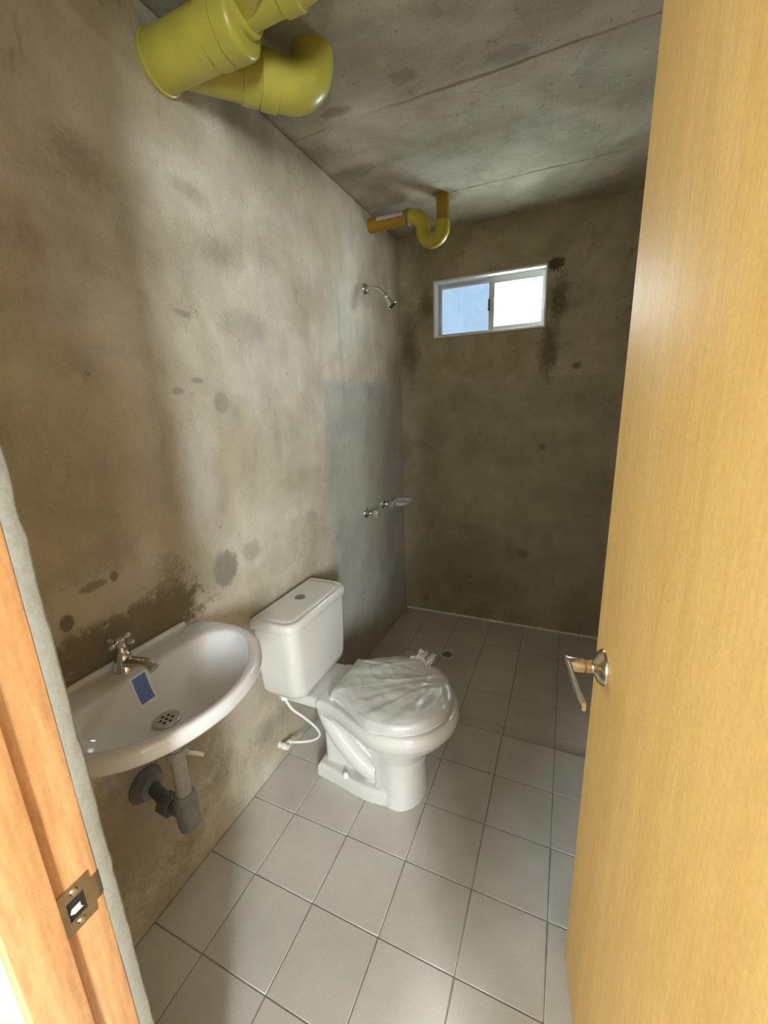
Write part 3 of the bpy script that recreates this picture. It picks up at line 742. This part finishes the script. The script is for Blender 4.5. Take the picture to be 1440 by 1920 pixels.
# ------------------------------------------------------------------ yellow drain pipes under the ceiling
tp = thing('shower_drain_trap', 'small yellow drain pipe with U-bend hanging below the ceiling near the window', 'pipe', (.371, .803, H))
tx, ty, tz = .371, .803, 2.222
add('drop_pipe', lathe([(.0292, H + .01), (.0292, 2.150)], (tx, ty, 0), (0, 0, 1), 28), M['orange'], tp, 40)
rb = .047; uz = 2.152
up = [Vector((tx, ty, 2.175)), Vector((tx, ty, uz + .004))] + arc((tx - rb, ty, uz), (1, 0, 0), (0, 0, -1), rb, 0, PI, 20)
xl = tx - 2 * rb
rc = .058
up += [Vector((xl, ty, uz + .006))] + arc((xl - rc, ty, tz - rc), (1, 0, 0), (0, 0, 1), rc, 0, PI / 2, 14) + [Vector((xl - rc - .012, ty, tz))]
add('u_bend', tube(up, .0325, 24), M['yellow_u'], tp, 60)
add('collar', lathe([(.0325, 0), (.0355, .002), (.0355, .012), (.0325, .014)], (.196, ty, tz), (1, 0, 0), 28), M['grey_mid'], tp, 30)
add('wall_pipe', lathe([(.0310, -.02), (.0310, .205)], (0, ty, tz), (1, 0, 0), 28), M['orange'], tp, 40)
def strip_label():
    rings = []
    for x in (.052, .09, .13, .17, .186):
        rings.append([Vector((x, ty + (.0318 + d) * math.cos(a), tz + (.0318 + d) * math.sin(a))) for d, aa in ((0, (2.5, 2.7, 2.9, 3.1)), (.0015, (3.1, 2.9, 2.7, 2.5))) for a in aa])
    return loft(rings)
add('paper_label', strip_label(), M['paper'], tp, 40)

BY, BZ = -.383, 2.1755
bp_ = thing('main_drain_pipe', 'large yellow branched drain pipe leaving the left wall under the ceiling', 'pipe', (0, BY, BZ))
add('wall_collar', lathe([(.0605, .0005), (.0615, .003), (.0615, .009), (.0585, .011)], (0, BY, BZ), (1, 0, 0), 48), M['yellow'], bp_, 30)
add('barrel', lathe([(.0572, .002), (.0572, .20)], (0, BY, BZ), (1, 0, 0), 48), M['yellow'], bp_, 40)
add('socket', lathe([(.0572, .1745), (.0550, .175), (.0550, .1775), (.0610, .178), (.0608, .216), (.0585, .2165), (.0585, .2185), (.0622, .219), (.0620, .250), (.0602, .258), (.0540, .263), (.045, .264)], (0, BY, BZ), (1, 0, 0), 48), M['yellow'], bp_, 40)
RZ = BZ + .022
add('reducer_rim', lathe([(.046, .256), (.051, .257), (.051, .276), (.047, .278)], (0, BY, RZ), (1, 0, 0), 44), M['yellow'], bp_, 30)
add('upper_run', lathe([(.0415, .268), (.0415, .41)], (0, BY, RZ), (1, 0, 0), 40), M['yellow'], bp_, 40)
add('upper_collar', lathe([(.0420, .362), (.0465, .364), (.0465, .402), (.043, .404)], (0, BY, RZ), (1, 0, 0), 40), M['yellow'], bp_, 30)
add('upper_elbow', tube([Vector((.392, BY, RZ))] + arc((.405, BY, RZ + .045), (0, 0, -1), (1, 0, 0), .045, 0, PI / 2, 10) + [Vector((.450, BY, H + .01))], .0415, 28), M['yellow'], bp_, 60)
add('upper_branch', tube([Vector((.275, BY, RZ)), Vector((.35, BY - .075, RZ + .004)), Vector((.395, BY - .12, RZ + .006))] + [Vector((.41, BY - .135, RZ + .02)), Vector((.415, BY - .14, RZ + .05)), Vector((.415, BY - .14, H + .01))], .040, 28), M['yellow'], bp_, 60)
# 45 degree branch and elbow up into the slab
q0 = Vector((.035, BY + .005, BZ + .014)); dv = Vector((.235, .273, 0)).normalized()
def along(t): return q0 + dv * t
add('branch', tube([along(0.01), along(.26)], .0565, 44), M['yellow'], bp_, 60)
add('branch_socket', lathe([(.0565, .158), (.054, .1585), (.054, .161), (.0602, .1615), (.0602, .203), (.058, .2035), (.058, .2055), (.0612, .206), (.0612, .250), (.056, .2505), (.056, .253)], q0, dv, 44), M['yellow'], bp_, 30)
er = .078
el = [along(.2525), along(.277)] + arc(along(.277) + Vector((0, 0, er)), (0, 0, -1), dv, er, 0, PI / 2, 14)
el += [el[-1] + Vector((0, 0, .04))]
add('branch_elbow', tube(el, .0562, 44), M['yellow'], bp_, 60)
